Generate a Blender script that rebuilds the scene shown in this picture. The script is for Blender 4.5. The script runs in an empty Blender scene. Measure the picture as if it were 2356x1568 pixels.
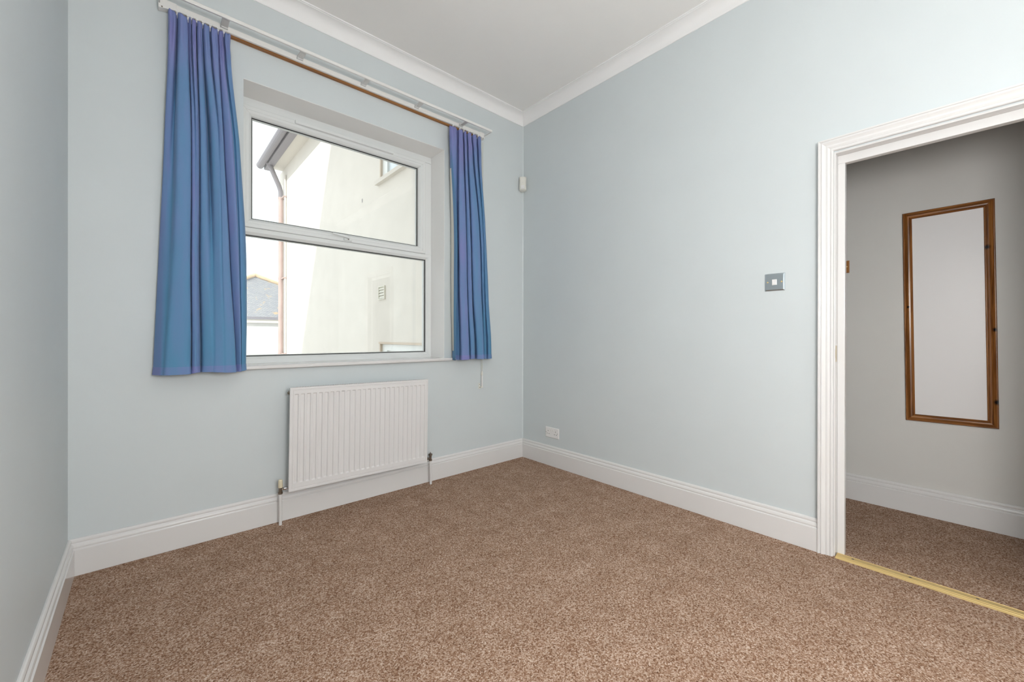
# Empty bedroom corner: pale blue walls, window with blue curtains, radiator, open doorway to a hallway.
import bpy, bmesh, math, random
from mathutils import Vector, Matrix

random.seed(7)
SC = bpy.context.scene
COL = SC.collection

# ------------------------------------------------------------------ camera
YAW, PITCH, ROLL = math.radians(41.622), math.radians(-0.043), math.radians(0.074)
F_PX, IMG_W = 935.495, 2356.0
cam_data = bpy.data.cameras.new('camera')
cam = bpy.data.objects.new('camera', cam_data)
COL.objects.link(cam)
fwd = Vector((math.sin(YAW) * math.cos(PITCH), math.cos(YAW) * math.cos(PITCH), math.sin(PITCH)))
rgt0 = Vector((math.cos(YAW), -math.sin(YAW), 0))
up0 = rgt0.cross(fwd)
rgt = rgt0 * math.cos(ROLL) + up0 * math.sin(ROLL)
upv = up0 * math.cos(ROLL) - rgt0 * math.sin(ROLL)
m = Matrix.Identity(4)
for i in range(3):
    m[i][0], m[i][1], m[i][2] = rgt[i], upv[i], -fwd[i]
m[0][3], m[1][3], m[2][3] = -2.541, -2.711, 1.088
cam.matrix_world = m
cam_data.sensor_width = 36.0
cam_data.sensor_fit = 'HORIZONTAL'
cam_data.lens = F_PX / IMG_W * 36.0
cam_data.shift_y = -9.36 / IMG_W
cam_data.clip_start = 0.02
cam_data.clip_end = 200
SC.camera = cam

# ------------------------------------------------------------------ sky, sun, exposure
world = bpy.data.worlds.new('sky')
SC.world = world
world.use_nodes = True
wn = world.node_tree
wn.nodes.clear()
w_out = wn.nodes.new('ShaderNodeOutputWorld')
w_bg = wn.nodes.new('ShaderNodeBackground')
w_tc = wn.nodes.new('ShaderNodeTexCoord')
w_ns = wn.nodes.new('ShaderNodeTexNoise')
w_ns.inputs['Scale'].default_value = 2.2
w_ns.inputs['Detail'].default_value = 5
w_rp = wn.nodes.new('ShaderNodeValToRGB')
w_rp.color_ramp.elements[0].position = 0.35
w_rp.color_ramp.elements[0].color = (0.90, 0.94, 1.0, 1)
w_rp.color_ramp.elements[1].position = 0.65
w_rp.color_ramp.elements[1].color = (0.98, 0.985, 1.0, 1)
wn.links.new(w_tc.outputs['Generated'], w_ns.inputs['Vector'])
wn.links.new(w_ns.outputs['Fac'], w_rp.inputs['Fac'])
wn.links.new(w_rp.outputs['Color'], w_bg.inputs['Color'])
wn.links.new(w_bg.outputs['Background'], w_out.inputs['Surface'])
w_bg.inputs['Strength'].default_value = 1.9

sun_data = bpy.data.lights.new('sun', 'SUN')
sun_data.energy = 4.2
sun_data.angle = math.radians(0.6)
sun_data.color = (1.0, 0.96, 0.9)
sun = bpy.data.objects.new('sun', sun_data)
COL.objects.link(sun)
sun.rotation_mode = 'QUATERNION'
sun.rotation_quaternion = Vector((1.0, 0.8, -0.6)).to_track_quat('-Z', 'Y')
sun.location = (-9, -6, 9)

FILL_LAMP_STRENGTH = 32.5      # added fill lamp behind the viewer, built further down

SC.view_settings.view_transform = 'Standard'
SC.view_settings.look = 'None'
SC.view_settings.gamma = 1.0
SC.view_settings.use_curve_mapping = False
SC.view_settings.exposure = 0.0

# ------------------------------------------------------------------ materials
def new_mat(name):
    mt = bpy.data.materials.new(name)
    mt.use_nodes = True
    nt = mt.node_tree
    return mt, nt, nt.nodes['Principled BSDF']


def add_bump(nt, b, scale, strength, dist=0.001, detail=3):
    tc = nt.nodes.new('ShaderNodeTexCoord')
    n = nt.nodes.new('ShaderNodeTexNoise')
    n.inputs['Scale'].default_value = scale
    n.inputs['Detail'].default_value = detail
    bp = nt.nodes.new('ShaderNodeBump')
    bp.inputs['Strength'].default_value = strength
    bp.inputs['Distance'].default_value = dist
    nt.links.new(tc.outputs['Object'], n.inputs['Vector'])
    nt.links.new(n.outputs['Fac'], bp.inputs['Height'])
    nt.links.new(bp.outputs['Normal'], b.inputs['Normal'])
    return tc


def plain(name, col, rough=0.5, metal=0.0, bump=None, spec=None, mottle=0.0):
    mt, nt, b = new_mat(name)
    b.inputs['Base Color'].default_value = (*col, 1)
    b.inputs['Roughness'].default_value = rough
    b.inputs['Metallic'].default_value = metal
    if spec is not None:
        b.inputs['Specular IOR Level'].default_value = spec
    if bump:
        add_bump(nt, b, *bump)
    if mottle:
        tc = nt.nodes.new('ShaderNodeTexCoord')
        n = nt.nodes.new('ShaderNodeTexNoise')
        n.inputs['Scale'].default_value = 3.0
        n.inputs['Detail'].default_value = 4
        r = nt.nodes.new('ShaderNodeValToRGB')
        r.color_ramp.elements[0].position = 0.3
        r.color_ramp.elements[1].position = 0.7
        r.color_ramp.elements[0].color = (*[c * (1 - mottle) for c in col], 1)
        r.color_ramp.elements[1].color = (*[min(1, c * (1 + mottle)) for c in col], 1)
        nt.links.new(tc.outputs['Object'], n.inputs['Vector'])
        nt.links.new(n.outputs['Fac'], r.inputs['Fac'])
        nt.links.new(r.outputs['Color'], b.inputs['Base Color'])
    return mt


M_WALL = plain('pale_blue_paint', (0.625, 0.670, 0.682), 0.55, bump=(180, 0.08, 0.001), mottle=0.012)
M_HALLWALL = plain('hall_grey_paint', (0.69, 0.675, 0.645), 0.6, bump=(180, 0.08, 0.001), mottle=0.012)
M_CEIL = plain('ceiling_white_paint', (0.88, 0.87, 0.85), 0.8, bump=(90, 0.06, 0.001), mottle=0.01)
M_COVE = plain('cornice_white_paint', (0.88, 0.875, 0.87), 0.6)
M_GLOSS = plain('white_gloss_paint', (0.745, 0.732, 0.722), 0.16, bump=(60, 0.03, 0.001))
M_REVEAL = plain('white_reveal_paint', (0.90, 0.895, 0.88), 0.6)
M_UPVC = plain('white_upvc', (0.77, 0.79, 0.785), 0.22)
M_GASKET = plain('black_rubber', (0.02, 0.02, 0.02), 0.6)
M_RAIL = plain('white_plastic_rail', (0.80, 0.79, 0.77), 0.35)
M_BRACKET = plain('grey_plastic', (0.70, 0.70, 0.69), 0.4)
M_RAD = plain('radiator_enamel', (0.75, 0.735, 0.73), 0.3)
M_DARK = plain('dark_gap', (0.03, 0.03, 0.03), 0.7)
M_CREAM = plain('cream_plastic', (0.74, 0.66, 0.48), 0.4)
M_IVORY = plain('ivory_plastic', (0.78, 0.77, 0.71), 0.4)
M_WPLASTIC = plain('white_plastic', (0.82, 0.81, 0.80), 0.35)
M_CHROME = plain('chrome', (0.75, 0.75, 0.76), 0.12, 1.0)
M_BRONZE = plain('aged_brass', (0.26, 0.22, 0.18), 0.4, 1.0)
M_STEEL = plain('brushed_steel', (0.48, 0.53, 0.56), 0.38, 1.0)
M_BRASS = plain('satin_brass', (0.80, 0.60, 0.27), 0.5, 0.55)
M_PLATEBROWN = plain('brown_switch_plate', (0.36, 0.15, 0.035), 0.35, bump=(300, 0.1, 0.001))
M_CORD = plain('cream_cord', (0.75, 0.72, 0.62), 0.7)
M_PANEL = plain('white_board', (0.84, 0.82, 0.815), 0.35)
M_RENDER = plain('cream_render', (0.715, 0.675, 0.625), 0.9, bump=(40, 0.08, 0.003), mottle=0.03)
M_GUTTER = plain('dark_grey_gutter', (0.20, 0.185, 0.21), 0.5)
M_DOWNPIPE = plain('red_brown_downpipe', (0.46, 0.335, 0.31), 0.5, mottle=0.1)
M_SOFFIT = plain('cream_soffit', (0.66, 0.62, 0.57), 0.8)
M_STAIN = plain('brown_reveal_edge', (0.62, 0.53, 0.44), 0.8)
M_PAVE = plain('pale_paving', (0.70, 0.68, 0.64), 0.9, mottle=0.1)
M_LINING = plain('curtain_lining', (0.72, 0.70, 0.64), 0.9)


def carpet_mat():
    mt, nt, b = new_mat('speckled_brown_carpet')
    b.inputs['Roughness'].default_value = 0.95
    b.inputs['Specular IOR Level'].default_value = 0.15
    tc = nt.nodes.new('ShaderNodeTexCoord')
    L = nt.links.new
    # individual tufts, slightly longer along the pile rows
    mp = nt.nodes.new('ShaderNodeMapping')
    mp.inputs['Scale'].default_value = (1.0, 1.0, 1.0)
    mp.inputs['Rotation'].default_value = (0, 0, math.radians(8))
    L(tc.outputs['Object'], mp.inputs['Vector'])
    v = nt.nodes.new('ShaderNodeTexVoronoi')
    v.inputs['Scale'].default_value = 250
    L(mp.outputs['Vector'], v.inputs['Vector'])
    sep = nt.nodes.new('ShaderNodeSeparateColor')
    L(v.outputs['Color'], sep.inputs['Color'])
    n1 = nt.nodes.new('ShaderNodeTexNoise')
    n1.inputs['Scale'].default_value = 140
    n1.inputs['Detail'].default_value = 3
    L(mp.outputs['Vector'], n1.inputs['Vector'])
    mixf = nt.nodes.new('ShaderNodeMix')
    mixf.inputs[0].default_value = 0.45
    L(sep.outputs[0], mixf.inputs[2])
    L(n1.outputs['Fac'], mixf.inputs[3])
    r = nt.nodes.new('ShaderNodeValToRGB')
    el = r.color_ramp.elements
    el[0].position = 0.12
    el[0].color = (0.11, 0.058, 0.034, 1)
    el[1].position = 0.88
    el[1].color = (0.78, 0.66, 0.56, 1)
    e = el.new(0.32); e.color = (0.27, 0.145, 0.085, 1)
    e = el.new(0.5); e.color = (0.41, 0.265, 0.185, 1)
    e = el.new(0.68); e.color = (0.56, 0.41, 0.32, 1)
    L(mixf.outputs[0], r.inputs['Fac'])
    # worn, slightly paler and darker drifts
    n2 = nt.nodes.new('ShaderNodeTexNoise')
    n2.inputs['Scale'].default_value = 9
    n2.inputs['Detail'].default_value = 5
    L(tc.outputs['Object'], n2.inputs['Vector'])
    r2 = nt.nodes.new('ShaderNodeValToRGB')
    r2.color_ramp.elements[0].position = 0.35
    r2.color_ramp.elements[0].color = (0.80, 0.77, 0.74, 1)
    r2.color_ramp.elements[1].position = 0.68
    r2.color_ramp.elements[1].color = (0.97, 0.97, 0.97, 1)
    L(n2.outputs['Fac'], r2.inputs['Fac'])
    mul = nt.nodes.new('ShaderNodeMix')
    mul.data_type = 'RGBA'
    mul.blend_type = 'MULTIPLY'
    mul.inputs[0].default_value = 1.0
    L(r.outputs['Color'], mul.inputs[6])
    L(r2.outputs['Color'], mul.inputs[7])
    L(mul.outputs[2], b.inputs['Base Color'])
    bp = nt.nodes.new('ShaderNodeBump')
    bp.inputs['Strength'].default_value = 0.7
    bp.inputs['Distance'].default_value = 0.003
    L(mixf.outputs[0], bp.inputs['Height'])
    L(bp.outputs['Normal'], b.inputs['Normal'])
    return mt


M_CARPET = carpet_mat()


def wood_mat(name, dark, mid, light, axis='Z', rough=0.25, knots=()):
    mt, nt, b = new_mat(name)
    L = nt.links.new
    b.inputs['Roughness'].default_value = rough
    tc = nt.nodes.new('ShaderNodeTexCoord')
    mp = nt.nodes.new('ShaderNodeMapping')
    s = [60, 60, 60]
    s['XYZ'.index(axis)] = 3.0
    mp.inputs['Scale'].default_value = s
    L(tc.outputs['Object'], mp.inputs['Vector'])
    n = nt.nodes.new('ShaderNodeTexNoise')
    n.inputs['Scale'].default_value = 1.0
    n.inputs['Detail'].default_value = 5
    n.inputs['Distortion'].default_value = 0.6
    L(mp.outputs['Vector'], n.inputs['Vector'])
    r = nt.nodes.new('ShaderNodeValToRGB')
    r.color_ramp.elements[0].position = 0.3
    r.color_ramp.elements[0].color = (*dark, 1)
    r.color_ramp.elements[1].position = 0.72
    r.color_ramp.elements[1].color = (*light, 1)
    e = r.color_ramp.elements.new(0.5)
    e.color = (*mid, 1)
    L(n.outputs['Fac'], r.inputs['Fac'])
    out = r.outputs['Color']
    for (kx, ky, kz, rad) in knots:
        d = nt.nodes.new('ShaderNodeVectorMath')
        d.operation = 'DISTANCE'
        d.inputs[1].default_value = (kx, ky, kz)
        L(tc.outputs['Object'], d.inputs[0])
        mr = nt.nodes.new('ShaderNodeMapRange')
        mr.inputs['From Min'].default_value = rad * 0.5
        mr.inputs['From Max'].default_value = rad * 1.5
        mr.inputs['To Min'].default_value = 1.0
        mr.inputs['To Max'].default_value = 0.0
        L(d.outputs['Value'], mr.inputs['Value'])
        mx = nt.nodes.new('ShaderNodeMix')
        mx.data_type = 'RGBA'
        L(mr.outputs['Result'], mx.inputs[0])
        L(out, mx.inputs[6])
        mx.inputs[7].default_value = (0.012, 0.008, 0.006, 1)
        out = mx.outputs[2]
    L(out, b.inputs['Base Color'])
    return mt


M_BATTEN = wood_mat('stained_batten', (0.20, 0.075, 0.015), (0.30, 0.125, 0.03), (0.38, 0.17, 0.045), 'X', 0.45)


def fabric_mat():
    mt, nt, b = new_mat('shot_blue_fabric')
    L = nt.links.new
    b.inputs['Roughness'].default_value = 0.75
    b.inputs['Specular IOR Level'].default_value = 0.25
    b.inputs['Sheen Weight'].default_value = 0.25
    b.inputs['Sheen Roughness'].default_value = 0.4
    b.inputs['Sheen Tint'].default_value = (0.6, 0.7, 1.0, 1)
    at = nt.nodes.new('ShaderNodeAttribute')
    at.attribute_name = 'hue'
    tc = nt.nodes.new('ShaderNodeTexCoord')
    n = nt.nodes.new('ShaderNodeTexNoise')
    n.inputs['Scale'].default_value = 14
    n.inputs['Detail'].default_value = 4
    mp = nt.nodes.new('ShaderNodeMapping')
    mp.inputs['Scale'].default_value = (1.6, 1.6, 0.25)
    L(tc.outputs['Object'], mp.inputs['Vector'])
    L(mp.outputs['Vector'], n.inputs['Vector'])
    ma = nt.nodes.new('ShaderNodeMath')
    ma.operation = 'MULTIPLY_ADD'
    ma.inputs[1].default_value = 0.9
    L(n.outputs['Fac'], ma.inputs[0])
    sub = nt.nodes.new('ShaderNodeMath')
    sub.operation = 'SUBTRACT'
    sub.inputs[1].default_value = 0.45
    L(at.outputs['Fac'], sub.inputs[0])
    L(sub.outputs[0], ma.inputs[2])
    r = nt.nodes.new('ShaderNodeValToRGB')
    el = r.color_ramp.elements
    el[0].position = 0.0
    el[0].color = (0.10, 0.265, 0.44, 1)
    el[1].position = 1.0
    el[1].color = (0.215, 0.225, 0.48, 1)
    e = el.new(0.45)
    e.color = (0.145, 0.25, 0.46, 1)
    L(ma.outputs[0], r.inputs['Fac'])
    L(r.outputs['Color'], b.inputs['Base Color'])
    # fine weave
    n2 = nt.nodes.new('ShaderNodeTexNoise')
    n2.inputs['Scale'].default_value = 420
    n2.inputs['Detail'].default_value = 2
    L(tc.outputs['Object'], n2.inputs['Vector'])
    bp = nt.nodes.new('ShaderNodeBump')
    bp.inputs['Strength'].default_value = 0.25
    bp.inputs['Distance'].default_value = 0.001
    L(n2.outputs['Fac'], bp.inputs['Height'])
    L(bp.outputs['Normal'], b.inputs['Normal'])
    return mt


M_FABRIC = fabric_mat()


def glass_mat(name, tint=(1, 1, 1), rough=0.0):
    mt = bpy.data.materials.new(name)
    mt.use_nodes = True
    nt = mt.node_tree
    nt.nodes.clear()
    o = nt.nodes.new('ShaderNodeOutputMaterial')
    mx = nt.nodes.new('ShaderNodeMixShader')
    fr = nt.nodes.new('ShaderNodeFresnel')
    fr.inputs['IOR'].default_value = 1.45
    tr = nt.nodes.new('ShaderNodeBsdfTransparent')
    tr.inputs['Color'].default_value = (*tint, 1)
    gl = nt.nodes.new('ShaderNodeBsdfGlossy')
    gl.inputs['Roughness'].default_value = rough
    nt.links.new(fr.outputs['Fac'], mx.inputs['Fac'])
    nt.links.new(tr.outputs['BSDF'], mx.inputs[1])
    nt.links.new(gl.outputs['BSDF'], mx.inputs[2])
    nt.links.new(mx.outputs['Shader'], o.inputs['Surface'])
    return mt


M_GLASS = glass_mat('window_glass', (0.97, 0.985, 0.98))


def emit_mat(name, col, strength):
    mt, nt, b = new_mat(name)
    b.inputs['Base Color'].default_value = (0.9, 0.9, 0.9, 1)
    b.inputs['Emission Color'].default_value = (*col, 1)
    b.inputs['Emission Strength'].default_value = strength
    return mt


def slate_mat():
    mt, nt, b = new_mat('lichen_slate')
    L = nt.links.new
    b.inputs['Roughness'].default_value = 0.8
    tc = nt.nodes.new('ShaderNodeTexCoord')
    br = nt.nodes.new('ShaderNodeTexBrick')
    br.inputs['Scale'].default_value = 3.2
    br.inputs['Color1'].default_value = (0.26, 0.26, 0.285, 1)
    br.inputs['Color2'].default_value = (0.32, 0.315, 0.32, 1)
    br.inputs['Mortar'].default_value = (0.15, 0.15, 0.165, 1)
    br.inputs['Mortar Size'].default_value = 0.02
    L(tc.outputs['UV'], br.inputs['Vector'])
    n = nt.nodes.new('ShaderNodeTexNoise')
    n.inputs['Scale'].default_value = 3.2
    n.inputs['Detail'].default_value = 6
    L(tc.outputs['Object'], n.inputs['Vector'])
    r = nt.nodes.new('ShaderNodeValToRGB')
    r.color_ramp.elements[0].position = 0.60
    r.color_ramp.elements[0].color = (0, 0, 0, 1)
    r.color_ramp.elements[1].position = 0.72
    r.color_ramp.elements[1].color = (1, 1, 1, 1)
    L(n.outputs['Fac'], r.inputs['Fac'])
    mx = nt.nodes.new('ShaderNodeMix')
    mx.data_type = 'RGBA'
    L(r.outputs['Color'], mx.inputs[0])
    L(br.outputs['Color'], mx.inputs[6])
    mx.inputs[7].default_value = (0.46, 0.33, 0.2, 1)
    L(mx.outputs[2], b.inputs['Base Color'])
    return mt


M_SLATE = slate_mat()
M_RIDGE = plain('lichen_ridge_tile', (0.62, 0.46, 0.30), 0.8, mottle=0.15)

# ------------------------------------------------------------------ mesh helpers
def link(name, bm, mat, parent=None, smooth=None, bevel=0.0):
    me = bpy.data.meshes.new(name)
    bmesh.ops.recalc_face_normals(bm, faces=bm.faces[:])
    bm.to_mesh(me)
    bm.free()
    if mat:
        me.materials.append(mat)
    o = bpy.data.objects.new(name, me)
    COL.objects.link(o)
    if parent:
        o.parent = parent
    if bevel:
        md = o.modifiers.new('bevel', 'BEVEL')
        md.width = bevel
        md.segments = 2
        md.limit_method = 'ANGLE'
    if smooth is not None:
        for p in me.polygons:
            p.use_smooth = True
        try:
            me.set_sharp_from_angle(angle=math.radians(smooth))
        except Exception:
            pass
    return o


def box(bm, x0, x1, y0, y1, z0, z1):
    x0, x1 = min(x0, x1), max(x0, x1)
    y0, y1 = min(y0, y1), max(y0, y1)
    z0, z1 = min(z0, z1), max(z0, z1)
    v = [bm.verts.new(p) for p in ((x0, y0, z0), (x1, y0, z0), (x1, y1, z0), (x0, y1, z0),
                                   (x0, y0, z1), (x1, y0, z1), (x1, y1, z1), (x0, y1, z1))]
    for f in ((0, 3, 2, 1), (4, 5, 6, 7), (0, 1, 5, 4), (1, 2, 6, 5), (2, 3, 7, 6), (3, 0, 4, 7)):
        bm.faces.new([v[i] for i in f])
    return v


def boxo(name, dims, mat, parent=None, bevel=0.0):
    bm = bmesh.new()
    box(bm, *dims)
    return link(name, bm, mat, parent, bevel=bevel)


def prism(bm, pts, z0, z1):
    a = [bm.verts.new((x, y, z0)) for x, y in pts]
    b = [bm.verts.new((x, y, z1)) for x, y in pts]
    n = len(pts)
    bm.faces.new(a[::-1])
    bm.faces.new(b)
    for i in range(n):
        bm.faces.new((a[i], a[(i + 1) % n], b[(i + 1) % n], b[i]))


def loft(bm, rings, caps=True, closed=True):
    """rings: equal-length lists of points"""
    vr = [[bm.verts.new(p) for p in r] for r in rings]
    n = len(vr[0])
    for a, b in zip(vr, vr[1:]):
        for i in range(n if closed else n - 1):
            j = (i + 1) % n
            bm.faces.new((a[i], a[j], b[j], b[i]))
    if caps and closed:
        bm.faces.new(vr[0][::-1])
        bm.faces.new(vr[-1])
    return vr


def tube(bm, pts, r, seg=12):
    pts = [Vector(p) for p in pts]
    rr = r if isinstance(r, (list, tuple)) else [r] * len(pts)
    rings = []
    prev_n = None
    for i, p in enumerate(pts):
        t = (pts[min(i + 1, len(pts) - 1)] - pts[max(i - 1, 0)]).normalized()
        if prev_n is None:
            ref = Vector((0, 0, 1)) if abs(t.z) < 0.9 else Vector((1, 0, 0))
            nrm = t.cross(ref).normalized()
        else:
            nrm = (prev_n - t * prev_n.dot(t)).normalized()
        prev_n = nrm
        bn = t.cross(nrm)
        rings.append([p + (nrm * math.cos(2 * math.pi * k / seg) + bn * math.sin(2 * math.pi * k / seg)) * rr[i]
                      for k in range(seg)])
    loft(bm, rings)


def lathe(bm, c, axis, prof, seg=16):
    """prof: list of (distance along axis, radius)"""
    ax = Vector(axis).normalized()
    ref = Vector((0, 0, 1)) if abs(ax.z) < 0.9 else Vector((1, 0, 0))
    a = ax.cross(ref).normalized()
    b = ax.cross(a)
    c = Vector(c)
    loft(bm, [[c + ax * h + (a * math.cos(2 * math.pi * k / seg) + b * math.sin(2 * math.pi * k / seg)) * max(r, 1e-5)
               for k in range(seg)] for h, r in prof])


def moulding(bm, prof, origin, along, normal, s0, s1, k0=0.0, k1=0.0):
    """closed profile (d, z) run along a wall; ends cut at d*k (mitre)"""
    o, a, n = Vector(origin), Vector(along), Vector(normal)
    r0 = [o + a * (s0 + k0 * d) + n * d + Vector((0, 0, z)) for d, z in prof]
    r1 = [o + a * (s1 - k1 * d) + n * d + Vector((0, 0, z)) for d, z in prof]
    loft(bm, [r0, r1])


def empty(name, loc, label=None, cat=None, group=None, kind=None):
    o = bpy.data.objects.new(name, None)
    o.location = loc
    o.empty_display_size = 0.05
    COL.objects.link(o)
    tag(o, label, cat, group, kind)
    return o


def tag(o, label=None, cat=None, group=None, kind=None):
    if label:
        o['label'] = label
    if cat:
        o['category'] = cat
    if group:
        o['group'] = group
    if kind:
        o['kind'] = kind
    return o


def adopt(parent, *objs):
    """parent meshes that were built in world coordinates"""
    bpy.context.view_layer.update()
    for o in objs:
        mw = o.matrix_world.copy()
        o.parent = parent
        o.matrix_parent_inverse = Matrix.Identity(4)
        o.matrix_basis = parent.matrix_world.inverted() @ mw
    return parent


def struct(o, label):
    tag(o, label, 'setting', kind='structure')
    return o

# ------------------------------------------------------------------ room shell
XL = -2.8213            # left wall at the window corner
LEAN = 0.0108           # left wall is a touch out of square
CEIL = 3.083
BACK = -4.40
HX0, HX1 = 0.12, 0.997  # hallway
DOOR_Y0, DOOR_Y1, DOOR_Z = -2.262, -3.06, 2.005   # structural opening in the right wall

def left_x(y):
    return XL - LEAN * y


# floor of the room and of the hallway (one carpet each side of the threshold strip)
bm = bmesh.new()
prism(bm, [(left_x(BACK) - 0.05, BACK), (0.014, BACK), (0.014, 0.0), (XL - 0.05, 0.0)], -0.12, 0.0)
struct(link('floor', bm, M_CARPET), 'speckled brown carpet covering the bedroom floor')['category'] = 'floor'
bm = bmesh.new()
box(bm, 0.014, HX1 + 0.02, -5.0, 0.0, -0.12, 0.0)
struct(link('floor_hall', bm, M_CARPET), 'speckled brown carpet on the hallway floor beyond the doorway')['category'] = 'floor'

bm = bmesh.new()
box(bm, XL - 0.25, 0.12, BACK - 0.12, 0.02, CEIL, CEIL + 0.2)
struct(link('ceiling', bm, M_CEIL), 'plain white bedroom ceiling')['category'] = 'ceiling'
bm = bmesh.new()
box(bm, HX0, HX1 + 0.12, -5.1, 0.02, CEIL, CEIL + 0.2)
struct(link('ceiling_hall', bm, M_CEIL), 'plain white hallway ceiling out of view')['category'] = 'ceiling'

# window wall with a splayed opening
WX0, WX1, WZ0, WZ1 = -2.152, -0.836, 0.900, 2.537
bm = bmesh.new()
prism(bm, [(XL - 0.25, 0), (WX0, 0), (WX0 - 0.043, 0.2), (WX0 - 0.043, 0.33), (XL - 0.25, 0.33)], -0.12, CEIL + 0.2)
prism(bm, [(WX1, 0), (HX1 + 0.12, 0), (HX1 + 0.12, 0.33), (WX1, 0.33)], -0.12, CEIL + 0.2)
prism(bm, [(WX0, 0), (WX1, 0), (WX1, 0.33), (WX0 - 0.043, 0.33), (WX0 - 0.043, 0.2)], WZ1, CEIL + 0.2)
prism(bm, [(WX0, 0), (WX1, 0), (WX1, 0.33), (WX0 - 0.043, 0.33), (WX0 - 0.043, 0.2)], -0.12, WZ0)
ww = struct(link('wall_window', bm, M_WALL), 'pale blue wall with the window and radiator')
ww['category'] = 'wall'
# white painted linings of the reveal
bm = bmesh.new()
box(bm, WX1 - 0.002, WX1 + 0.0, 0.001, 0.215, WZ0, WZ1)
rv1 = link('reveal', bm, M_REVEAL, ww)
bm = bmesh.new()
box(bm, WX0 - 0.03, WX1, 0.001, 0.215, WZ1 - 0.002, WZ1 + 0.0)
rv2 = link('reveal', bm, M_REVEAL, ww)

bm = bmesh.new()
box(bm, 0, HX0, DOOR_Y0, 0.0, -0.12, CEIL + 0.1)
box(bm, 0, HX0, DOOR_Y1, DOOR_Y0, DOOR_Z, CEIL + 0.1)
box(bm, 0, HX0, BACK - 0.6, DOOR_Y1, -0.12, CEIL + 0.1)
struct(link('wall_right', bm, M_WALL), 'pale blue wall with the open doorway')['category'] = 'wall'

bm = bmesh.new()
prism(bm, [(XL, 0.0), (XL - 0.25, 0.0), (left_x(BACK) - 0.25, BACK), (left_x(BACK), BACK)], -0.12, CEIL + 0.1)
struct(link('wall_left', bm, M_WALL), 'pale blue wall at the left edge of the view')['category'] = 'wall'
bm = bmesh.new()
box(bm, XL - 0.25, 0.0, BACK - 0.12, BACK, -0.12, CEIL + 0.1)
struct(link('wall_back', bm, M_WALL), 'pale blue wall behind the viewer')['category'] = 'wall'
bm = bmesh.new()
box(bm, HX1, HX1 + 0.12, -5.0, 0.0, -0.12, CEIL + 0.1)
struct(link('wall_hall', bm, M_HALLWALL), 'grey hallway wall seen through the doorway')['category'] = 'wall'
bm = bmesh.new()
box(bm, HX0, HX1, -5.1, -5.0, -0.12, CEIL + 0.1)
struct(link('wall_hall_end', bm, M_HALLWALL), 'end wall of the hallway out of view')['category'] = 'wall'

# plaster bead in the corner of the two blue walls
bm = bmesh.new()
prism(bm, [(0, 0), (-0.006, 0), (-0.0045, -0.003), (-0.003, -0.0045), (0, -0.006)], 0.16, 3.0)
struct(link('trim_4', bm, plain('corner_filler', (0.68, 0.74, 0.745), 0.5)), 'thin painted filler bead down the corner of the blue walls')['category'] = 'trim'

# coving
cv = [(0, 3.000), (0.004, 3.000), (0.006, 3.004)]
for i in range(9):
    a = math.radians(90 * i / 8)
    cv.append((0.006 + 0.066 * (1 - math.cos(a)), 3.004 + 0.068 * math.sin(a)))
cv += [(0.074, 3.0745), (0.081, 3.0745), (0.081, CEIL + 0.002), (0, CEIL + 0.002)]
for n, (o, a, nr, s0, s1, lab) in enumerate((
        ((XL, 0, 0), (1, 0, 0), (0, -1, 0), 0, -XL, 'white coving along the top of the window wall'),
        ((0, 0, 0), (0, -1, 0), (-1, 0, 0), 0, -BACK, 'white coving along the top of the doorway wall'),
        ((XL, 0, 0), (LEAN, -1, 0), (1, 0, 0), 0, -BACK, 'white coving along the top of the left wall')), 1):
    bm = bmesh.new()
    moulding(bm, cv, o, a, nr, s0, s1, 1, 1)
    struct(link('trim_%d' % n, bm, M_COVE, smooth=35), lab)['category'] = 'trim'

# skirting boards: two grooved beads over a tall flat face
def skirt_prof(h):
    return [(0, 0), (0.022, 0), (0.022, h - 0.047), (0.0195, h - 0.045), (0.0165, h - 0.0445), (0.0165, h - 0.041),
            (0.0185, h - 0.038), (0.0185, h - 0.033), (0.0165, h - 0.026), (0.0125, h - 0.0215), (0.0105, h - 0.0205),
            (0.0105, h - 0.0175), (0.0125, h - 0.015), (0.012, h - 0.008), (0.009, h - 0.002), (0.005, h), (0, h)]


SK = skirt_prof(0.165)
for nm, o, a, nr, s0, s1, k0, k1, lab in (
        ('baseboard_window', (XL, 0, 0), (1, 0, 0), (0, -1, 0), 0, -XL, 1, 1, 'white grooved skirting board under the radiator'),
        ('baseboard_right', (0, 0, 0), (0, -1, 0), (-1, 0, 0), 0, 2.2025, 1, 0, 'white grooved skirting board between corner and doorway'),
        ('baseboard_left', (XL, 0, 0), (LEAN, -1, 0), (1, 0, 0), 0, -BACK, 1, 0, 'white grooved skirting board on the left wall'),
        ('baseboard_hall', (HX1, 0, 0), (0, -1, 0), (-1, 0, 0), 0, 5.0, 0, 0, 'white grooved skirting board along the hallway wall')):
    bm = bmesh.new()
    moulding(bm, SK if nm != 'baseboard_hall' else skirt_prof(0.168), o, a, nr, s0, s1, k0, k1)
    struct(link(nm, bm, M_GLOSS, bevel=0.0012), lab)['category'] = 'skirting board'

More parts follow.
